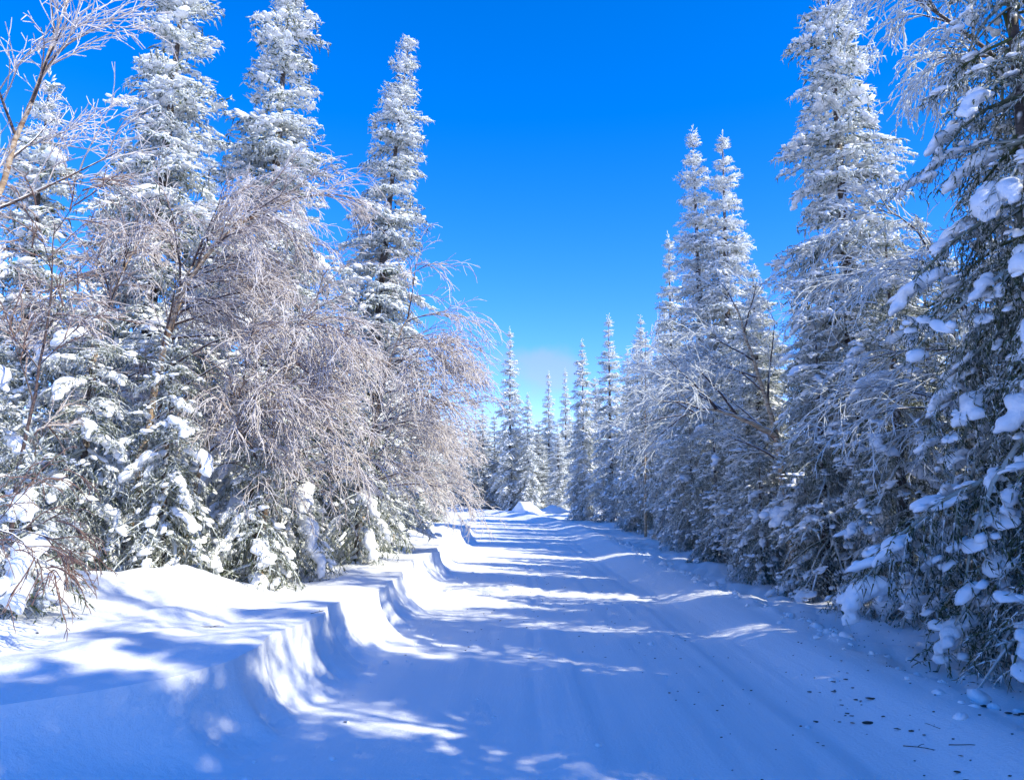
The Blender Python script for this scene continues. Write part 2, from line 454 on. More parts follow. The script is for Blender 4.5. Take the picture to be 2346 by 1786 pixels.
# ------------------------------------------------------------------ spruces
def make_bough(L, rng, droop=0.3, lift=0.14, hang=1.0, fine=1.0, cone=True, rad=1.0, step=0.12, pads=4.6, padw=1.25):
    """one frosted spruce bough of length L along +X: axis, side branchlets, hanging twiglets, little snow pads"""
    b = Buf()
    ax = lambda u: np.stack([u * L * (1 - 0.12 * u), 0.05 * L * np.sin(u * 3 + 1), L * (lift * u - droop * u * u)], -1)
    u = np.linspace(0, 1, 5)
    P = ax(u)[None]
    tubes(P, (0.016 * L + 0.004) * (1 - 0.8 * u)[None], 3, rng, 0.1, 0, b)
    A, B, Rr = [], [], []
    n = max(7, int(L / 0.054 * fine))
    for i in range(n):
        uu = 0.10 + 0.90 * (i + rng.uniform(0, 1)) / n
        p = ax(np.array([uu]))[0]
        side = 1 if i % 2 else -1
        ln = (0.46 * (1 - uu) ** 0.8 * min(L, 1.5) + 0.12) * rng.uniform(0.7, 1.15)
        an = side * rng.uniform(0.65, 1.05)
        d = np.array([math.cos(an), math.sin(an), rng.uniform(-0.25, 0.12)])
        k = max(1, int(round(ln / step)))
        for j in range(k):
            st = ln / k
            d = d / np.linalg.norm(d)
            q = p + d * st
            A.append(p); B.append(p + d * st * 1.2); Rr.append(rng.uniform(0.012, 0.020))
            for sgn in (-1, 1):                                   # twiglets
                if rng.random() < 0.92:
                    t = d + np.array([-d[1], d[0], 0]) * sgn * rng.uniform(0.5, 1.1) + np.array([0, 0, rng.uniform(-0.9, 0.35) * hang]) + rng.normal(size=3) * .25
                    t = t / np.linalg.norm(t)
                    A.append(p + d * st * rng.uniform(0.1, 0.9)); B.append(A[-1] + t * rng.uniform(0.05, 0.12) * (step / .12)); Rr.append(rng.uniform(0.009, 0.017))
            if rng.random() < 0.6 * hang:                         # hanging
                A.append(q); B.append(q + np.array([rng.normal() * .03, rng.normal() * .03, -rng.uniform(0.08, 0.17) * (step / .12) ** .7])); Rr.append(rng.uniform(0.010, 0.016))
            p = q
            d = d + np.array([0.10, 0, -0.26 * hang])
    A.append(ax(np.array([0.92]))[0]); B.append(ax(np.array([1.06]))[0]); Rr.append(0.018)
    A, B, Rr = np.array(A), np.array(B), np.array(Rr) * rad
    spindles(A, B, Rr, np.clip(rng.normal(0.0, 0.28, len(A)), -0.7, 0.7), rng, b, cone=cone)
    for i in range(int(L * pads)):                                # snow caught on the spray, in uneven crumbs
        uu = rng.uniform(0.25, 1.0)
        c = ax(np.array([uu]))[0] + np.array([0, rng.normal() * 0.15 * L * (1.1 - uu), 0.01])
        w = rng.uniform(0.035, 0.075) * (0.7 + 0.3 * L) * padw
        for k in range(rng.integers(2, 5)):
            V, T = lump(rng, ICO1 if padw < 1 and k == 0 else ICO0, 0.3, 1.8, 0.5)
            sc = w * np.array([rng.uniform(.8, 1.7), rng.uniform(.6, 1.2), rng.uniform(.4, .7)]) * (1 if k == 0 else .7)
            V = V * sc + c + (rng.normal(size=3) * np.array([1.3, 1.1, .25]) * w if k else 0)
            b.add(V, T, np.ones(len(V)), np.ones(len(T), int))
    return (*b.arrays(), lift, droop)

brng = np.random.default_rng(11)
BOUGH = {
    'L': (1.5, [make_bough(1.5, brng, brng.uniform(.28, .42), .14, 1.0, 0.66) for _ in range(5)]),
    'M': (0.95, [make_bough(0.95, brng, brng.uniform(.25, .4), .14, 1.0, .72) for _ in range(5)]),
    'S': (0.5, [make_bough(0.5, brng, brng.uniform(.15, .3), .12, 0.8, .9) for _ in range(4)]),
    'H': (1.5, [make_bough(1.5, brng, brng.uniform(.42, .58), .18, 1.4, .92, True, .37, .066, 3.2, .95) for _ in range(5)]),
    'N': (0.8, [make_bough(0.8, brng, brng.uniform(.3, .45), .16, 1.2, .85, True, .42, .07, 3.2, .95) for _ in range(5)]),
}
CLUMPS = []
def blend(name, V, T, vox):
    """melt overlapping lobes into one irregular pillow"""
    me = tri_mesh(name, V, T); o = bpy.data.objects.new(name, me); col.objects.link(o)
    m = o.modifiers.new('r', 'REMESH'); m.mode = 'VOXEL'; m.voxel_size = vox; m.use_smooth_shade = True
    m = o.modifiers.new('s', 'SMOOTH'); m.factor = 0.5; m.iterations = 3
    r = bpy.data.meshes.new_from_object(o.evaluated_get(bpy.context.evaluated_depsgraph_get()))
    bpy.data.objects.remove(o); r.name = name
    r.materials.clear(); r.materials.append(M_CLUMP)
    return r
for i in range(12):                               # snow draped along a drooping bough
    r_ = np.random.default_rng(100 + i); b = Buf()
    n = r_.integers(5, 9)
    for j in range(n):
        u = -1 + 2.1 * (j + r_.uniform(0, .8)) / n
        rr = (0.50 - 0.20 * abs(u)) * r_.uniform(.65, 1.2)
        c = np.array([u, r_.normal() * .2, .06 - .30 * (u + .25) ** 2 + r_.normal() * .05])
        V, T = lump(r_, ICO1, .16, 2, .75)
        b.add(V * np.array([rr * 1.1, rr * r_.uniform(.8, 1.1), rr * .75]) + c, T, np.zeros(len(V)), np.zeros(len(T), int))
        for k in range(3):                        # fingers and crumbs on the rim
            a_ = r_.uniform(0, 6.28); r2 = rr * r_.uniform(.22, .42)
            V, T = lump(r_, ICO0, .2, 2, 1)
            b.add(V * r2 * np.array([1.2, 1, .8]) + c + np.array([math.cos(a_) * rr * .95, math.sin(a_) * rr * .95, -rr * .35]), T, np.zeros(len(V)), np.zeros(len(T), int))
    V, T, _, _ = b.arrays()
    CLUMPS.append(blend('snow_clump', V, T, .085))

def spruce_geo(seed, H, Rmax, frost, z0=0.5, lean=(0, 0), kind='', dens=1.0, shape=0.8, droop=0.0, ragged=0.25):
    """crown and trunk meshes at the origin + candidate seats for snow clumps"""
    rng = np.random.default_rng(seed)
    b = Buf(); seats = []
    z = z0
    TH = 0.042 * H + 0.12; tier = 0.45
    lx = lambda z: np.array([lean[0], lean[1]]) * (max(z, 0) / H) ** 1.5
    while z < H - 0.12:
        f = (z - z0) / (H - z0)
        Lz = Rmax * (1 - f) ** shape * (0.55 + 0.45 * sstep(0, 0.10, f)) + 0.10
        wh = 1 + ragged * 0.9 * math.sin(z * 3.1 + seed) * rng.uniform(0.2, 1)
        n = max(3, int(round(dens * (4.2 + 2.2 * min(Lz, 1.4)))))
        a0 = rng.uniform(0, 6.28)
        for i in range(n + (1 if kind == 'H' else 2)):
            L = Lz * wh * rng.uniform(1 - ragged, 1 + ragged)
            if i >= n: L = min(L * rng.uniform(.3, .6), .6)             # short inner sprays round the stem
            key = 'S' if L < 0.68 else ('M' if L < 1.2 else 'L')
            if kind == 'H': key = 'H' if L > 1.05 else 'N'
            base, var = BOUGH[key]
            V, T, F, M, lift, drp = var[rng.integers(len(var))]
            sc = L / base
            az = a0 + i * 6.283 / n + rng.normal() * 0.25
            pitch = (0.55 - 1.05 * (1 - f) ** 0.6) - droop * rng.uniform(0.5, 1.2) + rng.normal() * 0.13     # up at the top, down below
            Rm = rotz(az) @ roty(-pitch) @ rotx(rng.normal() * 0.25)
            zz = z * (1 - tier) + tier * TH * round(z / TH) + rng.uniform(-0.09, 0.09)
            o = np.array([*lx(zz), zz])
            scv = np.array([sc, 1.22 * (0.5 * sc + 0.5 * min(max(sc, .8), 1.15)), 0.6 * sc + 0.4 * min(max(sc, .8), 1.15)])
            W = (V * scv) @ Rm.T + o
            fb = frost + rng.normal() * 0.10
            b.add(W, T, F + fb, M)
            uu = rng.uniform(0.4, 0.95)
            seats.append((o + Rm @ (np.array([uu * (1 - .12 * uu), 0, lift * uu - drp * uu * uu]) * scv * base), az, pitch + math.atan(lift - 2 * drp * uu), L))
        z += 0.155 + 0.075 * min(Lz, 1.4) * rng.uniform(0.8, 1.2)
    # leader
    m = 14
    A = np.stack([np.full(m, lean[0]) + rng.normal(0, .015, m), np.full(m, lean[1]) + rng.normal(0, .015, m), H - 0.35 + 0.4 * np.arange(m) / m], -1)
    B = A + np.stack([rng.normal(0, .07, m), rng.normal(0, .07, m), rng.uniform(0.06, .16, m)], -1)
    spindles(A, B, rng.uniform(.014, .022, m), np.full(m, frost + 0.1), rng, b)
    crown = b.mesh('crown', [M_NEEDLE, M_CLUMP])
    k = 9; u = np.linspace(0, 1, k)
    P = np.concatenate([np.array([lx(x * H * .98) for x in u]), (u * H * 0.98 - 0.3 * (1 - u))[:, None]], 1)[None]
    tb = Buf(); tubes(P, ((0.012 * H + 0.03) * (1 - 0.93 * u))[None], 8, rng, 0.0, 0, tb)
    trunk = tb.mesh('trunk', [M_SPBARK])
    return crown, trunk, seats, rng

def spruce(label, x, y, geo, n_clump=0, csize=0.2, rz=0.0, sc=1.0, group=None, zrange=(0, 99), face=None, sink=0.0):
    crown, trunk, seats, _ = geo
    rng = np.random.default_rng(int(abs(x * 991 + y * 77)) + 5)
    t = thing('spruce_tree', label, 'tree', (x, y, ground_z(x, y) - sink), group, rz)
    t.scale = (sc, sc, sc) if np.isscalar(sc) else sc
    obj('trunk', trunk, t); c = obj('crown', crown, t); c['kind'] = 'stuff'
    idx = [i for i, q in enumerate(seats) if zrange[0] < q[0][2] < zrange[1] and q[3] > 0.45]
    if face is not None:                                   # seats on the side that shows
        idx = [i for i in idx if math.cos(seats[i][1] + rz - face) > 0.0]
    rng.shuffle(idx)
    for i in idx[:n_clump]:
        p, az, pt, L = seats[i]
        o = obj('snow_clump', CLUMPS[rng.integers(12)], t, p + np.array([0, 0, -0.03]))
        s_ = csize * float(np.clip(np.exp(rng.normal(-.1, .4)), .45, 1.45))
        o.scale = (s_ * rng.uniform(0.9, 1.2), s_ * rng.uniform(0.85, 1.2), s_ * rng.uniform(0.85, 1.2))
        o.rotation_euler = (rng.normal() * .2, min(max(-pt, -.2), .5), az + rng.normal() * .25)
    return t

VIEW = -math.pi / 2
G = {}
G['L0'] = spruce_geo(1, 7.8, 1.25, 0.72, lean=(.1, 0), dens=.9)
G['L1'] = spruce_geo(2, 11.6, 1.6, 0.76, lean=(.4, 0), shape=0.72, ragged=.34, dens=0.74)
G['L2'] = spruce_geo(3, 12.0, 1.75, 0.76, lean=(.3, 0), shape=0.72, ragged=.36, dens=0.74)
G['L3'] = spruce_geo(4, 11.9, 1.6, 0.80, lean=(.85, 0), shape=0.72, dens=.9)
G['Y1'] = spruce_geo(5, 3.5, 1.25, 0.52, z0=.15, droop=.25, shape=.7, kind='H')
G['Y2'] = spruce_geo(6, 2.9, 1.15, 0.48, z0=.1, droop=.35, shape=.75, kind='H')
G['Y3'] = spruce_geo(7, 1.5, 0.85, 0.46, z0=.08, droop=.2, shape=.6, kind='H')
G['R3'] = spruce_geo(8, 9.0, 2.0, 0.36, z0=.3, kind='H', droop=.25, shape=.75, dens=0.80)
G['R2'] = spruce_geo(9, 11.6, 1.9, 0.74, lean=(-.1, 0), shape=.72, dens=0.78)
G['R1'] = spruce_geo(10, 13.3, 1.8, 0.84, lean=(-.1, 0), shape=.8, dens=0.78)
G['RB'] = spruce_geo(12, 6.0, 1.5, 0.40, z0=.2, kind='H', droop=.2, shape=.7, dens=0.72)
G['F1'] = spruce_geo(13, 10.0, 1.7, 0.66, z0=.3, shape=.85, dens=0.78)
G['F2'] = spruce_geo(14, 10.5, 1.45, 0.74, z0=.4, shape=.9, dens=0.80)

# left side
spruce('frosted spruce at the far left edge, its top below the birch twigs', -7.6, 12.0, G['L0'], 14, .2, face=VIEW)
spruce('tall frosted spruce cut by the top edge, nearest the left corner', -6.2, 13.0, G['L1'], 12, .19, face=VIEW, zrange=(0, 7))
spruce('tall frosted spruce cut by the top edge, with ragged arms on both sides', -4.7, 14.5, G['L2'], 12, .19, face=VIEW, zrange=(0, 7))
spruce('slim frosted spruce with a pointed whole tip against the sky, left of the road', -3.3, 17.5, G['L3'], 14, .17, face=VIEW, zrange=(0, 6))
spruce('bushy green young spruce with snow pads behind the dark bare stems', -5.2, 9.6, G['Y1'], 22, .17, face=VIEW)
spruce('green young spruce drooping onto the drift beside the golden birch', -4.25, 9.7, G['Y2'], 14, .15, face=VIEW)
spruce('low snow-loaded young spruce in the lower left corner', -4.35, 7.2, G['Y3'], 14, .2, face=VIEW)
spruce('dark young spruce under the weeping birches with white clumps', -3.75, 11.4, G['Y2'], 12, .17, rz=2.1, face=VIEW)
spruce('low dark spruce beside the slender upright birch, half hidden by twigs', -3.2, 11.9, G['Y3'], 8, .17, rz=.3, sc=(1.1, 1.1, 1.3), face=VIEW)
spruce('small snowy spruce at the foot of the slender upright birch', -3.3, 10.35, G['Y3'], 7, .15, rz=2.6, sc=(1.1, 1.1, 1.25), face=VIEW)
spruce('small snowy spruce at the foot of the rightmost weeping birch', -2.6, 13.4, G['Y3'], 7, .15, rz=4.4, sc=(1.1, 1.1, 1.4), face=VIEW)
spruce('young green spruce behind the trunk of the rightmost weeping birch', -3.3, 14.8, G['Y2'], 10, .16, rz=5.3, face=VIEW)
spruce('small dark spruce at the bank under the rightmost weeping birch', -2.75, 16.4, G['Y3'], 4, .15, rz=1.0, sc=(1.1, 1.1, 1.7), face=VIEW)
spruce('small green spruce at the left edge behind the corner bush', -5.9, 8.6, G['Y2'], 12, .2, rz=4.0, face=VIEW)
spruce('frosted spruce on the left bank just past the weeping birch', -3.3, 27, G['F2'], 6, .18, rz=2.2, sc=(.85, .85, .62), face=VIEW)
spruce('low frosted spruce on the left bank where the road starts to bend', -3.5, 33, G['F1'], 6, .18, rz=.7, sc=(.7, .7, .5), face=VIEW)
spruce('short frosted spruce at the inside of the bend', -4.0, 39, G['F1'], 6, .18, rz=3.7, sc=(.8, .8, .6), face=VIEW)
# right side
spruce('near dark spruce with big white snow pillows at the right edge', 5.0, 7.3, G['R3'], 72, .205, face=VIEW - .6, zrange=(.3, 5.6))
spruce('tall frosted spruce cut by the top edge on the right', 5.95, 13.5, G['R2'], 14, .2, face=VIEW - .4, zrange=(0, 8))
spruce('left and taller of the twin white spires on the right', 5.95, 24.2, G['R1'], 8, .18, face=VIEW, zrange=(0, 6))
spruce('right and shorter of the twin white spires on the right', 6.5, 23.4, G['R1'], 8, .18, rz=2.4, sc=(1, 1, .955), face=VIEW, zrange=(0, 6))
spruce('narrow frosted spruce peeping out left of the twin spires', 5.55, 27, G['F2'], 6, .2, sc=(.85, .85, 1.02), face=VIEW)
spruce('hanging dark spruce in the shade beside the near right spruce', 5.3, 10.8, G['RB'], 20, .2, face=VIEW - .5, sc=(1, 1, .9))
spruce('shaded spruce with white shoulders in front of the tall right spruce', 5.1, 13.0, G['RB'], 18, .2, rz=2, sc=(.9, .9, .75), face=VIEW - .5)
spruce('mid-height frosted spruce below the twin spires', 5.35, 17, G['F1'], 14, .2, sc=(.85, .85, .66), face=VIEW)
spruce('low dark spruce with snow tufts at the right berm', 4.75, 15.2, G['Y2'], 8, .16, rz=3, sc=.9, face=VIEW)
spruce('low spruce between the berm and the bright birch trunk', 5.0, 19.5, G['RB'], 10, .18, rz=1, sc=(.8, .8, .65), face=VIEW)
spruce('short bushy spruce on the right where the berm narrows', 5.2, 23, G['Y1'], 8, .18, rz=5, sc=1.1, face=VIEW)
spruce('shaded blue-green spruce left of the twin spires', 5.5, 33, G['F1'], 6, .22, rz=1.2, sc=(.9, .9, .9), face=VIEW)
spruce('pointed frosted spruce, taller of the far pair right of the road end', 5.0, 40, G['F2'], 4, .22, rz=2, face=VIEW)
spruce('pointed frosted spruce, shorter of the far pair right of the road end', 3.8, 42, G['F1'], 4, .22, rz=3.3, sc=(.8, .8, .96), face=VIEW)
# road end
spruce('tall pale spire just right of the weeping birch at the road end', -0.15, 58, G['F2'], 4, .25, rz=.4, sc=(1.15, 1.15, 1.28), face=VIEW)
spruce('dark short spruce at the road end behind the snow mound', 1.15, 57, G['F1'], 3, .25, rz=4.2, sc=(.8, .8, .84), face=VIEW)
spruce('slim far spire under the cloud, left of two', 2.9, 62, G['F2'], 2, .25, rz=5, sc=(.8, .8, 1.02), face=VIEW)
spruce('slim far spire under the cloud, right of two', 4.5, 66, G['F2'], 2, .25, rz=1.5, sc=(.8, .8, 1.1), face=VIEW)
def wood(label, group, rows, far=False):
    HT = {'F1': 10.0, 'F2': 10.5, 'R2': 11.6, 'L2': 12.2, 'RB': 6.0}
    for i, (x, y, g, sx, sz) in enumerate(rows):
        if far:                                             # mixed shapes in the far stand
            g2 = ('F1', 'R2', 'F2', 'L2')[i % 4]; sz = sz * HT[g] / HT[g2]; g = g2
        t = spruce(label if isinstance(label, str) else label[i], x, y, G[g], 0, rz=i * 1.3 + x, sc=(sx, sx, sz), group=group)
        t.rotation_euler = (0.035 * math.sin(i * 2.7 + x), 0.035 * math.cos(i * 1.9 + y), i * 1.3 + x)
wood('frosted spruce in the back row left of the road', 'spruces of the wood on the left', [
    (-8.8, 16.5, 'F1', 1, .9), (-7.6, 20, 'F2', 1, 1.0), (-5.9, 22, 'F1', 1, .95), (-4.6, 26, 'F2', 1, .85), (-4.9, 33, 'F1', .9, .7), (-5.6, 39, 'F2', 1, .7),
    (-10.5, 14, 'F2', 1, .7), (-9.5, 10.5, 'F1', .8, .6), (-6.6, 17, 'F1', 1, .7), (-7, 28, 'F1', 1, .9), (-8, 35, 'F1', 1, .9)])
wood('far spruce in the wall of trees behind the road end', 'spruces behind the road end', [
    (-2.3, 63, 'F1', 1.3, .8), (2.0, 70, 'F1', 1.4, .75), (0.5, 75, 'F2', 1.5, .8), (1.9, 60, 'F1', 1.1, .55), (3.6, 64, 'F1', 1.2, .6), (0.3, 62, 'F1', 1.1, .6), (-1.4, 68, 'F2', 1.4, .75), (6.5, 60, 'F1', 1, 1.0), (-7.4, 47, 'F1', 1, .7), (-9, 55, 'F2', 1, .8), (-5.5, 66, 'F1', 1, .8),
    (-7.6, 70, 'F2', 1.2, .9), (-4, 74, 'F1', 1.2, .8), (-10, 62, 'F1', 1.2, .9), (3.2, 54, 'F1', .8, .6), (4.6, 50, 'F2', .8, .6), (8, 72, 'F2', 1.2, 1), (-1, 82, 'F1', 1.2, .8), (4, 84, 'F1', 1.2, .9),
    (-12, 92, 'F1', 1.9, .9), (-7.5, 96, 'F2', 1.9, .9), (-3.5, 90, 'F1', 1.9, .85), (0.5, 95, 'F1', 1.9, .8), (3.2, 100, 'F2', 1.9, .8), (6.5, 92, 'F1', 1.9, .95), (9.5, 98, 'F1', 1.9, 1.0), (2.4, 77, 'F1', 1.5, .6)], far=True)
wood('frosted spruce in the back row right of the road', 'spruces of the wood on the right', [
    (6.5, 45, 'F1', 1, .95), (7.5, 36, 'F2', 1, .95), (8.2, 29, 'F1', 1, .95), (8.5, 20, 'F1', .9, .72), (9.0, 16, 'F2', .9, .62), (7.6, 11.5, 'F1', .8, .6), (7.2, 26, 'F1', .9, .7),
    (7.4, 14.5, 'F1', .8, .62), (6.9, 17.5, 'F2', .9, .62), (6.6, 20.5, 'F1', .8, .62), (8.2, 12.6, 'F2', .9, .62), (6.6, 30, 'F1', .85, .7), (6.6, 38, 'F1', .9, .7), (9.5, 33, 'F2', 1, .8), (7.0, 9.4, 'F2', 1, .6)])
ORD = ('nearest', 'second', 'third', 'fourth', 'fifth', 'sixth', 'seventh', 'eighth', 'farthest')
wood(['shaded drooping spruce in the hedge along the right berm, %s from the camera' % o for o in ORD], 'drooping spruces hedging the right berm', [
    (6.1, 8.9, 'RB', .95, 1.0), (6.4, 12.0, 'RB', 1, .98), (6.2, 15.6, 'RB', .95, 1.0), (6.1, 18.8, 'RB', .95, 1.02), (6.0, 21.6, 'RB', 1, 1.0), (5.8, 25.4, 'RB', .95, 1), (5.9, 28.6, 'RB', .95, 1), (5.8, 31.6, 'RB', .95, 1), (5.6, 35.3, 'RB', .95, 1.05)])
wood('unseen spruce beyond the right edge, placed to shade the road', 'unseen spruces shading the road beside the camera', [  # tree line carried on out of frame, placed and sized to shade the foreground
    (5.6, 4.1, 'F1', 1, .82), (5.7, 5.5, 'RB', 1.05, 1.15), (6.4, 7.0, 'RB', 1, 1.1), (5.4, 1.6, 'F2', 1.15, .84), (6.6, 5.9, 'F1', .95, .8), (5.6, -0.8, 'F1', 1.15, 1.22), (7.3, 2.9, 'F2', 1.1, .95), (7.2, -0.6, 'F1', 1.1, 1.1), (7.8, 7.6, 'F1', .95, .8),
    (5.7, 2.8, 'F1', .85, .62), (6.2, 0.3, 'F1', 1.15, 1.0), (6.6, 4.4, 'F2', 1.0, .72), (5.8, -2.2, 'F1', 1.15, 1.2), (6.0, -3.8, 'F1', 1.1, .9), (5.9, -5.6, 'F2', 1.1, .9), (7.4, -1.6, 'F1', 1, .8), (7.6, -4.4, 'F1', 1, .8)])

# ------------------------------------------------------------------ birches
def grow(P0, D0, L, K, droop, wig, rng):
    """polylines (M,K,3) that start along D0 and bend down"""
    Mn = len(P0)
    P = np.empty((Mn, K, 3)); P[:, 0] = P0
    d = unit(D0)
    for k in range(1, K):
        P[:, k] = P[:, k - 1] + d * (L / (K - 1))[:, None]
        d = unit(d + rng.normal(0, wig, (Mn, 3)) + np.array([0, 0, -1.0]) * (droop / (K - 1)))
    return P

def children(P, n, rng, u0, u1, ang, bias=None, up=0.0):
    """n shoots from every polyline: start points, directions, position along the parent"""
    Mn, K, _ = P.shape
    u = (np.arange(n)[None] + rng.uniform(0, 1, (Mn, n))) / n * (u1 - u0) + u0
    f = u * (K - 1); i = np.minimum(f.astype(int), K - 2); w = (f - i)[..., None]
    r = np.arange(Mn)[:, None]
    S = P[r, i] * (1 - w) + P[r, i + 1] * w
    t = unit(P[r, i + 1] - P[r, i])
    pr = unit(np.cross(t, rng.normal(size=t.shape)))
    a = rng.uniform(ang[0], ang[1], u.shape)[..., None]
    D = t * np.cos(a) + pr * np.sin(a)
    if bias is not None: D = D + np.asarray(bias)
    D[..., 2] += up
    return S.reshape(-1, 3), unit(D).reshape(-1, 3), u.reshape(-1)

def birch(label, stem, r0, seed, limbs=12, limb_len=1.8, nb=7, nt=7, ns=3, droop=1.2, bias=(0, 0, 0), bark=None, frost=0.45, tw=1.0, u0=0.3, name='birch_tree', extra_stems=(), group=None, tr=0.006, twig=None):
    rng = np.random.default_rng(seed)
    stem = np.array(stem, float)
    base = stem[0].copy(); base[2] = ground_z(*base[:2])
    t = thing(name, label, 'tree' if name == 'birch_tree' else 'sapling', base, group)
    tb = Buf(); stems = []
    def resample(C, K):
        s_ = np.concatenate([[0], np.cumsum(np.linalg.norm(np.diff(C, axis=0), axis=1))]); s_ /= s_[-1]
        q = np.linspace(0, 1, K)
        # smooth interpolation
        P = np.stack([np.interp(q, s_, C[:, i]) for i in range(3)], -1)
        for _ in range(3): P[1:-1] = 0.25 * P[:-2] + 0.5 * P[1:-1] + 0.25 * P[2:]
        return P
    for C in [stem] + [np.array(e, float) for e in extra_stems]:
        P = resample(C - base, 16); P += rng.normal(0, 0.012, P.shape)
        if C is stem: P[0, 2] = -0.25
        stems.append(P)
    for i, P in enumerate(stems):
        u = np.linspace(0, 1, 16)
        tubes(P[None], (r0 * (1 if i == 0 else .7) * (1 - 0.85 * u ** .9))[None], 8, rng, 0.0, 0, tb)
    obj('trunk', tb.mesh('trunk', [bark or M_GOLD]), t)
    SP = np.stack(stems)
    bias = np.asarray(bias, float)
    S, D, u = children(SP, limbs, rng, u0, 1.0, (0.5, 1.1), bias, 0.12)
    LP = grow(S, D, limb_len * (1.15 - 0.6 * u) * rng.uniform(.75, 1.2, len(u)), 10, droop * 0.75, 0.05, rng)
    lu = np.linspace(0, 1, 10)
    for k in range(len(LP)):
        lb = Buf(); tubes(LP[k:k + 1], (r0 * 0.34 * (1.15 - .6 * u[k]) * (1 - .75 * lu))[None], 5, rng, .3, 0, lb)
        obj('limb', lb.mesh('limb', [M_DARKBK]), t)
    b = Buf()
    S, D, u = children(np.concatenate([LP, LP, SP[:, :10].repeat(1, 0)]) if False else LP, nb, rng, .15, 1.0, (.4, .9), bias * .6)
    BP = grow(S, D, limb_len * .55 * (1.2 - .6 * u) * rng.uniform(.6, 1.2, len(u)), 7, droop, .07, rng)
    tubes(BP, np.broadcast_to(tr * 1.7 * np.linspace(1, .5, 7), BP.shape[:2]), 3, rng, frost - .25 + rng.normal(0, .1, len(BP)), 0, b)
    S, D, u = children(BP, nt, rng, .12, 1.0, (.35, .8), bias * .3)
    TP = grow(S, D, tw * limb_len * .26 * rng.uniform(.5, 1.25, len(u)), 5, droop * 1.1, .09, rng)
    tubes(TP, np.broadcast_to(tr * np.linspace(1.05, .75, 5), TP.shape[:2]), 3, rng, frost + rng.normal(0, .15, len(TP)), 0, b)
    if ns == 0: TP = TP[:1]; ns = 1
    S, D, u = children(TP, ns, rng, .15, .95, (.4, .9))
    QP = grow(S, D, tw * limb_len * .085 * rng.uniform(.5, 1.4, len(u)), 3, droop * .6, .1, rng)
    tubes(QP, np.broadcast_to(tr * np.linspace(.95, .7, 3), QP.shape[:2]), 3, rng, frost + .1 + rng.normal(0, .15, len(QP)), 0, b)
    c = obj('crown', b.mesh('crown', [twig or M_BTWIG]), t); c['kind'] = 'stuff'
    return t

birch('golden-barked birch leaning right with icy twigs, in front of the tall left spruces',
      [(-5.1, 10.5, .6), (-4.75, 10.5, 3.6), (-4.45, 10.4, 4.7), (-3.8, 10.3, 5.4), (-2.9, 10.2, 5.7)], .075, 21,
      limbs=13, limb_len=1.55, nb=8, nt=8, ns=3, droop=.75, bias=(.45, .22, -.12), extra_stems=[[(-4.8, 10.5, 3.2), (-4.65, 10.6, 4.4), (-4.35, 10.7, 5.2)]], frost=.66, tr=.005)
birch('weeping birch with golden trunk, farthest right on the left bank',
      [(-2.75, 14.2, .5), (-2.55, 14.1, 2.3), (-2.35, 14, 3.6), (-2.1, 13.8, 4.4), (-1.8, 13.6, 4.9)], .07, 22,
      limbs=22, limb_len=2.0, nb=7, nt=6, ns=3, droop=.95, bias=(.45, -.1, -.12), u0=.12, frost=.72, tr=.0058)
birch('bushy frosted birch bowed over the bank just beyond the big weeping one',
      [(-3.0, 20, .5), (-2.8, 20, 2.3), (-2.4, 19.9, 3.8), (-1.9, 19.8, 5.0)], .06, 29,
      limbs=18, limb_len=1.9, nb=6, nt=6, ns=2, droop=.9, bias=(.45, -.1, -.1), u0=.15, frost=.75, tr=.009)
birch('thin birch with slanting tan trunk and pinkish weeping twigs over the bank',
      [(-4.3, 10.4, .6), (-4.1, 10.4, 2.2), (-3.5, 10.4, 3.4), (-2.95, 10.3, 4.1)], .045, 23,
      limbs=13, limb_len=1.7, nb=7, nt=6, ns=3, droop=.85, bias=(.45, 0, -.15), u0=.3, frost=.62, tr=.0055)
birch('slender upright birch in the middle of the left thicket, twigs bowed to the snow',
      [(-3.45, 11.0, .6), (-3.38, 11.0, 1.9), (-3.3, 11, 3.1), (-3.0, 10.9, 4.0)], .05, 24,
      limbs=14, limb_len=1.75, nb=7, nt=6, ns=3, droop=.95, bias=(.45, -.1, -.15), u0=.25, frost=.64, tr=.0055)
birch('thin golden birch behind the bushy young spruce at left',
      [(-6.3, 11.5, .7), (-6.15, 11.5, 4.0), (-6.0, 11.5, 4.8), (-5.6, 11.5, 5.6)], .06, 25,
      limbs=11, limb_len=1.5, nb=7, nt=7, ns=3, droop=.8, bias=(.1, 0, 0), u0=.35, frost=.55)
birch('birch at the upper left corner spreading frosted twigs against the sky',
      [(-5.75, 7.6, .7), (-5.45, 7.5, 3.2), (-5.1, 7.5, 4.8), (-4.75, 7.4, 5.8), (-4.4, 7.3, 6.8)], .07, 26,
      limbs=10, limb_len=1.7, nb=6, nt=6, ns=3, droop=.3, bias=(.25, 0, .25), bark=M_GOLD, u0=.4, frost=.85, tr=.0055)
birch('dark bare sapling stem rising at the left edge', [(-5.1, 8.1, .7), (-5.0, 8.1, 2.4), (-4.85, 8.1, 3.6), (-4.9, 8.1, 4.6)], .03, 27,
      limbs=9, limb_len=1.1, nb=5, nt=6, ns=2, droop=.5, bark=M_DARKBK, u0=.4, frost=.45, name='birch_sapling')
birch('bare dark sapling bowing its twigs to the snow in the lower left corner', [(-4.55, 6.35, .7), (-4.3, 6.3, 1.35), (-3.95, 6.2, 1.5), (-3.5, 6.1, 1.15)], .02, 28,
      limbs=8, limb_len=.8, nb=4, nt=3, ns=2, droop=.9, bias=(.4, 0, 0), bark=M_DARKBK, u0=.3, frost=-.05, tr=.004, name='birch_sapling')
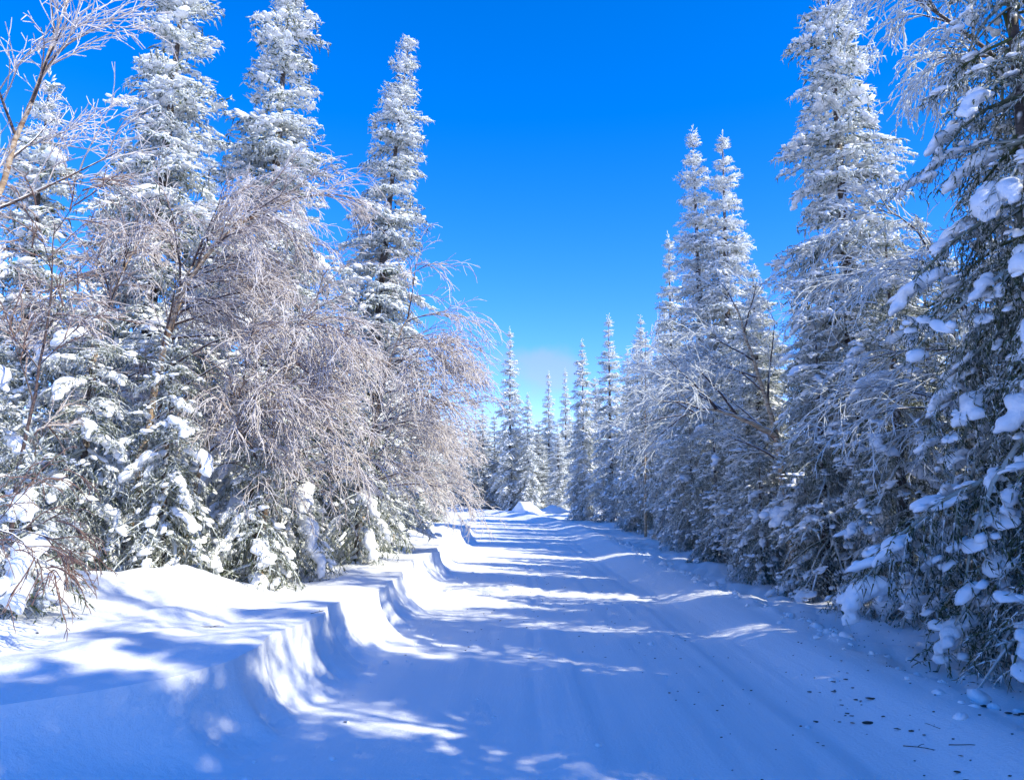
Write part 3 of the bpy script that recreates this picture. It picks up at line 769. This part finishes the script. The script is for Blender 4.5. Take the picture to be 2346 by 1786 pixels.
# right side
birch('birch with bright sunlit trunk and dark arching limbs, right of the road',
      [(5.1, 14.4, .3), (4.8, 14.3, 3.0), (4.45, 14.2, 4.0), (4.1, 14.1, 5.2)], .09, 31,
      limbs=8, limb_len=1.7, nb=6, nt=5, ns=3, droop=.5, bias=(-.35, 0, .1), u0=.4, frost=.95, twig=M_RIME, extra_stems=[[(4.8, 14.3, 2.8), (4.2, 14.2, 3.1), (3.5, 14.1, 3.3), (3.0, 14.0, 3.1)]])
birch('birch hanging frosted twigs from the upper right corner',
      [(6.7, 8.2, .3), (6.3, 8.2, 4.5), (5.6, 8.2, 6.3), (5.0, 8.1, 7.0), (4.5, 8.1, 7.2)], .09, 32,
      limbs=14, limb_len=1.45, nb=7, nt=6, ns=3, droop=1.3, bias=(-.2, 0, -.1), u0=.55, frost=.95, twig=M_RIME, bark=M_DARKBK, tr=.008)
birch('shaded birch reaching drooping dark limbs leftwards from the near right spruce',
      [(6.0, 9.4, .3), (5.8, 9.4, 2.5), (5.5, 9.3, 4.0), (4.9, 9.2, 4.9)], .065, 33,
      limbs=9, limb_len=2.1, nb=6, nt=5, ns=3, droop=.8, bias=(-.7, 0, .05), u0=.3, frost=.9, twig=M_RIME, bark=M_DARKBK)
birch('small white birch left of the twin spires', [(5.0, 30, .5), (5.1, 30, 5), (5.2, 30, 8.0)], .06, 34,
      limbs=12, limb_len=1.6, nb=6, nt=6, ns=2, droop=.1, u0=.3, frost=.9, twig=M_RIME, tr=.011)
birch('unseen bare birch beyond the right edge, added to streak the left bank with shadow', [(5.3, 2.9, .2), (5.3, 2.9, 5), (5.1, 2.9, 9.4)], .07, 35,  # out of frame, added for its thin branch shadows on the left bank
      limbs=14, limb_len=2.0, nb=6, nt=5, ns=0, droop=.5, u0=.5, frost=.9, twig=M_RIME, tr=.010)

# ------------------------------------------------------------------ litter on the snow
def flake_mesh(seed):
    r = np.random.default_rng(seed)
    V, T = lump(r, ICO1, 0.35, 2.2, 0.6)
    return tri_mesh('bark_flake', V * np.array([1, .55, .22]), T, mats=[M_DEBRIS], smooth=False)
FLAKES = [flake_mesh(i) for i in range(5)]
def twig_mesh(seed, fork=True):
    r = np.random.default_rng(seed); b = Buf()
    P = grow(np.array([[-.5, 0, .02]]), np.array([[1., r.normal() * .15, .1]]), np.array([1.]), 6, .15, .12, r)
    P[..., 2] = np.abs(P[..., 2]) * .4 + .015
    tubes(P, np.linspace(.017, .009, 6)[None], 5, r, 0., 0, b)
    if fork:
        for k in (2, 3):
            Q = grow(P[:, k], np.array([[.6, r.choice([-1, 1]) * .7, .15]]), np.array([.35]), 4, .2, .1, r)
            tubes(Q, np.linspace(.011, .007, 4)[None], 4, r, 0., 0, b)
    return b.mesh('fallen_twig', [M_DEBRIS])
TWIGS = [twig_mesh(40 + i, i != 1) for i in range(4)]
lrng = np.random.default_rng(77)
def lay(name, me, label, cat, x, y, size, rz, group=None):
    o = obj(name, me, None, (x, y, ground_z(x, y) + 0.006))
    o.scale = (size * .43,) * 3 if name != 'fallen_twig' else (size * .6, size * .6, size * .6); o.rotation_euler = (0, 0, rz)
    o['label'] = label; o['category'] = cat
    if group: o['group'] = group
FL = [(2.55, 7.05, 0.05), (2.62, 6.98, 0.03), (2.78, 7.09, 0.045), (2.87, 7.05, 0.045), (2.94, 7.18, 0.025), (2.69, 6.86, 0.045), (2.83, 6.82, 0.035), (2.66, 6.66, 0.025), (2.63, 6.56, 0.035), (2.73, 6.54, 0.05), (2.75, 6.49, 0.03), (2.83, 6.48, 0.075), (2.58, 6.35, 0.045), (2.59, 6.28, 0.035), (2.46, 6.2, 0.03), (2.52, 6.11, 0.04), (2.73, 6.07, 0.04), (2.31, 6.28, 0.05), (2.12, 5.74, 0.025), (2.13, 5.67, 0.025), (2.7, 5.79, 0.045), (2.75, 5.7, 0.055), (2.78, 5.58, 0.03), (2.66, 4.97, 0.045), (2.64, 4.85, 0.07), (1.92, 5.05, 0.03), (2.78, 5.14, 0.03), (3.54, 7.3, 0.035), (3.87, 7.49, 0.06), (3.91, 7.11, 0.05), (3.9, 6.94, 0.045), (3.53, 6.14, 0.11), (3.53, 5.86, 0.06), (3.62, 5.86, 0.07), (3.55, 5.79, 0.05), (3.6, 8.46, 0.03), (3.79, 8.26, 0.05), (3.89, 8.0, 0.04), (1.0, 8.76, 0.03), (-1.25, 6.21, 0.035), (-1.14, 8.75, 0.03), (1.79, 8.67, 0.03), (-3.76, 6.44, 0.04)]
for x, y, sz in FL:
    lay('bark_flake', FLAKES[lrng.integers(5)], 'small dark bark flake lying on the shaded snow', 'bark flake', x, y, sz, lrng.uniform(-.6, .6), 'bark flakes scattered over the snow')
lay('bark_piece', FLAKES[1], 'largest dark bark piece among the flakes, lower right of the road', 'bark piece', *(2.62, 6.07), .10, .1)
for (x, y, sz, rz, lab), me in zip([(2.67, 5.41, 0.36, -0.25, 'long thin bare twig lying slantwise below the large bark piece'), (2.87, 5.24, 0.36, 0.02, 'long straight twig lying crosswise in the lower right corner'), (2.88, 5.65, 0.2, 1.9, 'small forked twig standing up beside the long slanting twig'), (2.31, 4.93, 0.2, 0.8, 'crooked forked twig near the bottom edge on the right'), (0.22, 8.74, 0.22, 0.1, 'short twig lying in the middle of the shaded road'), (-1.84, 7.71, 0.3, 0.9, 'forked bare twig poking from the lit left bank'), (-2.67, 7.18, 0.4, 0.1, 'bowed twig lying on the streaked snow left of the bank lip'), (-1.54, 7.21, 0.18, -0.7, 'short dark twig at the foot of the left bank')], [TWIGS[0], TWIGS[1], TWIGS[2], TWIGS[3], TWIGS[1], TWIGS[2], TWIGS[3], TWIGS[0]]):
    lay('fallen_twig', me, lab, 'twig', x, y, sz, rz)
b = Buf()                                        # crumbs too fine to tell apart
for k in range(420):
    if k < 200: x, y = lrng.normal(0.3, .9), lrng.uniform(9, 21)
    elif k < 330: x, y = lrng.uniform(3.4, 4.6), lrng.uniform(4.5, 11)
    else: x, y = lrng.uniform(1.2, 3.4), lrng.uniform(3.5, 9)
    if x < foot_x(y): continue
    V, T = ICO0
    b.add(V * np.array([1, .6, .35]) * lrng.uniform(.006, .014) + np.array([x, y, ground_z(x, y) + .003]), T, np.zeros(len(V)), np.zeros(len(T), int))
o = obj('debris', b.mesh('debris', [M_DEBRIS]))
cb = Buf()                                       # clods the plough threw up
for k in range(520):
    y = lrng.uniform(3.5, 30)
    if k < 330: x = bend(y) + lrng.normal(3.55, .17)
    elif k < 450: x = foot_x(y) + abs(lrng.normal(0, .25))
    else: x = lrng.uniform(-1, 3.2)
    sz = float(np.clip(np.exp(lrng.normal(-3.7, .6)), .01, .10)) * (1 if k < 330 else .6)
    V, T = lump(lrng, ICO1 if sz > .03 else ICO0, .25, 2.2, .8)
    cb.add(V * sz * np.array([1, 1, .8]) + np.array([x, y, ground_z(x, y)]), T, np.zeros(len(V)), np.zeros(len(T), int))
oc = obj('snow_clods', cb.mesh('snow_clods', [M_GROUND])); oc['kind'] = 'stuff'
oc['label'] = 'loose snow clods along the edges of the road'; oc['category'] = 'snow'; o['kind'] = 'stuff'
o['label'] = 'fine dark crumbs of bark and needles strewn over the road'; o['category'] = 'debris'
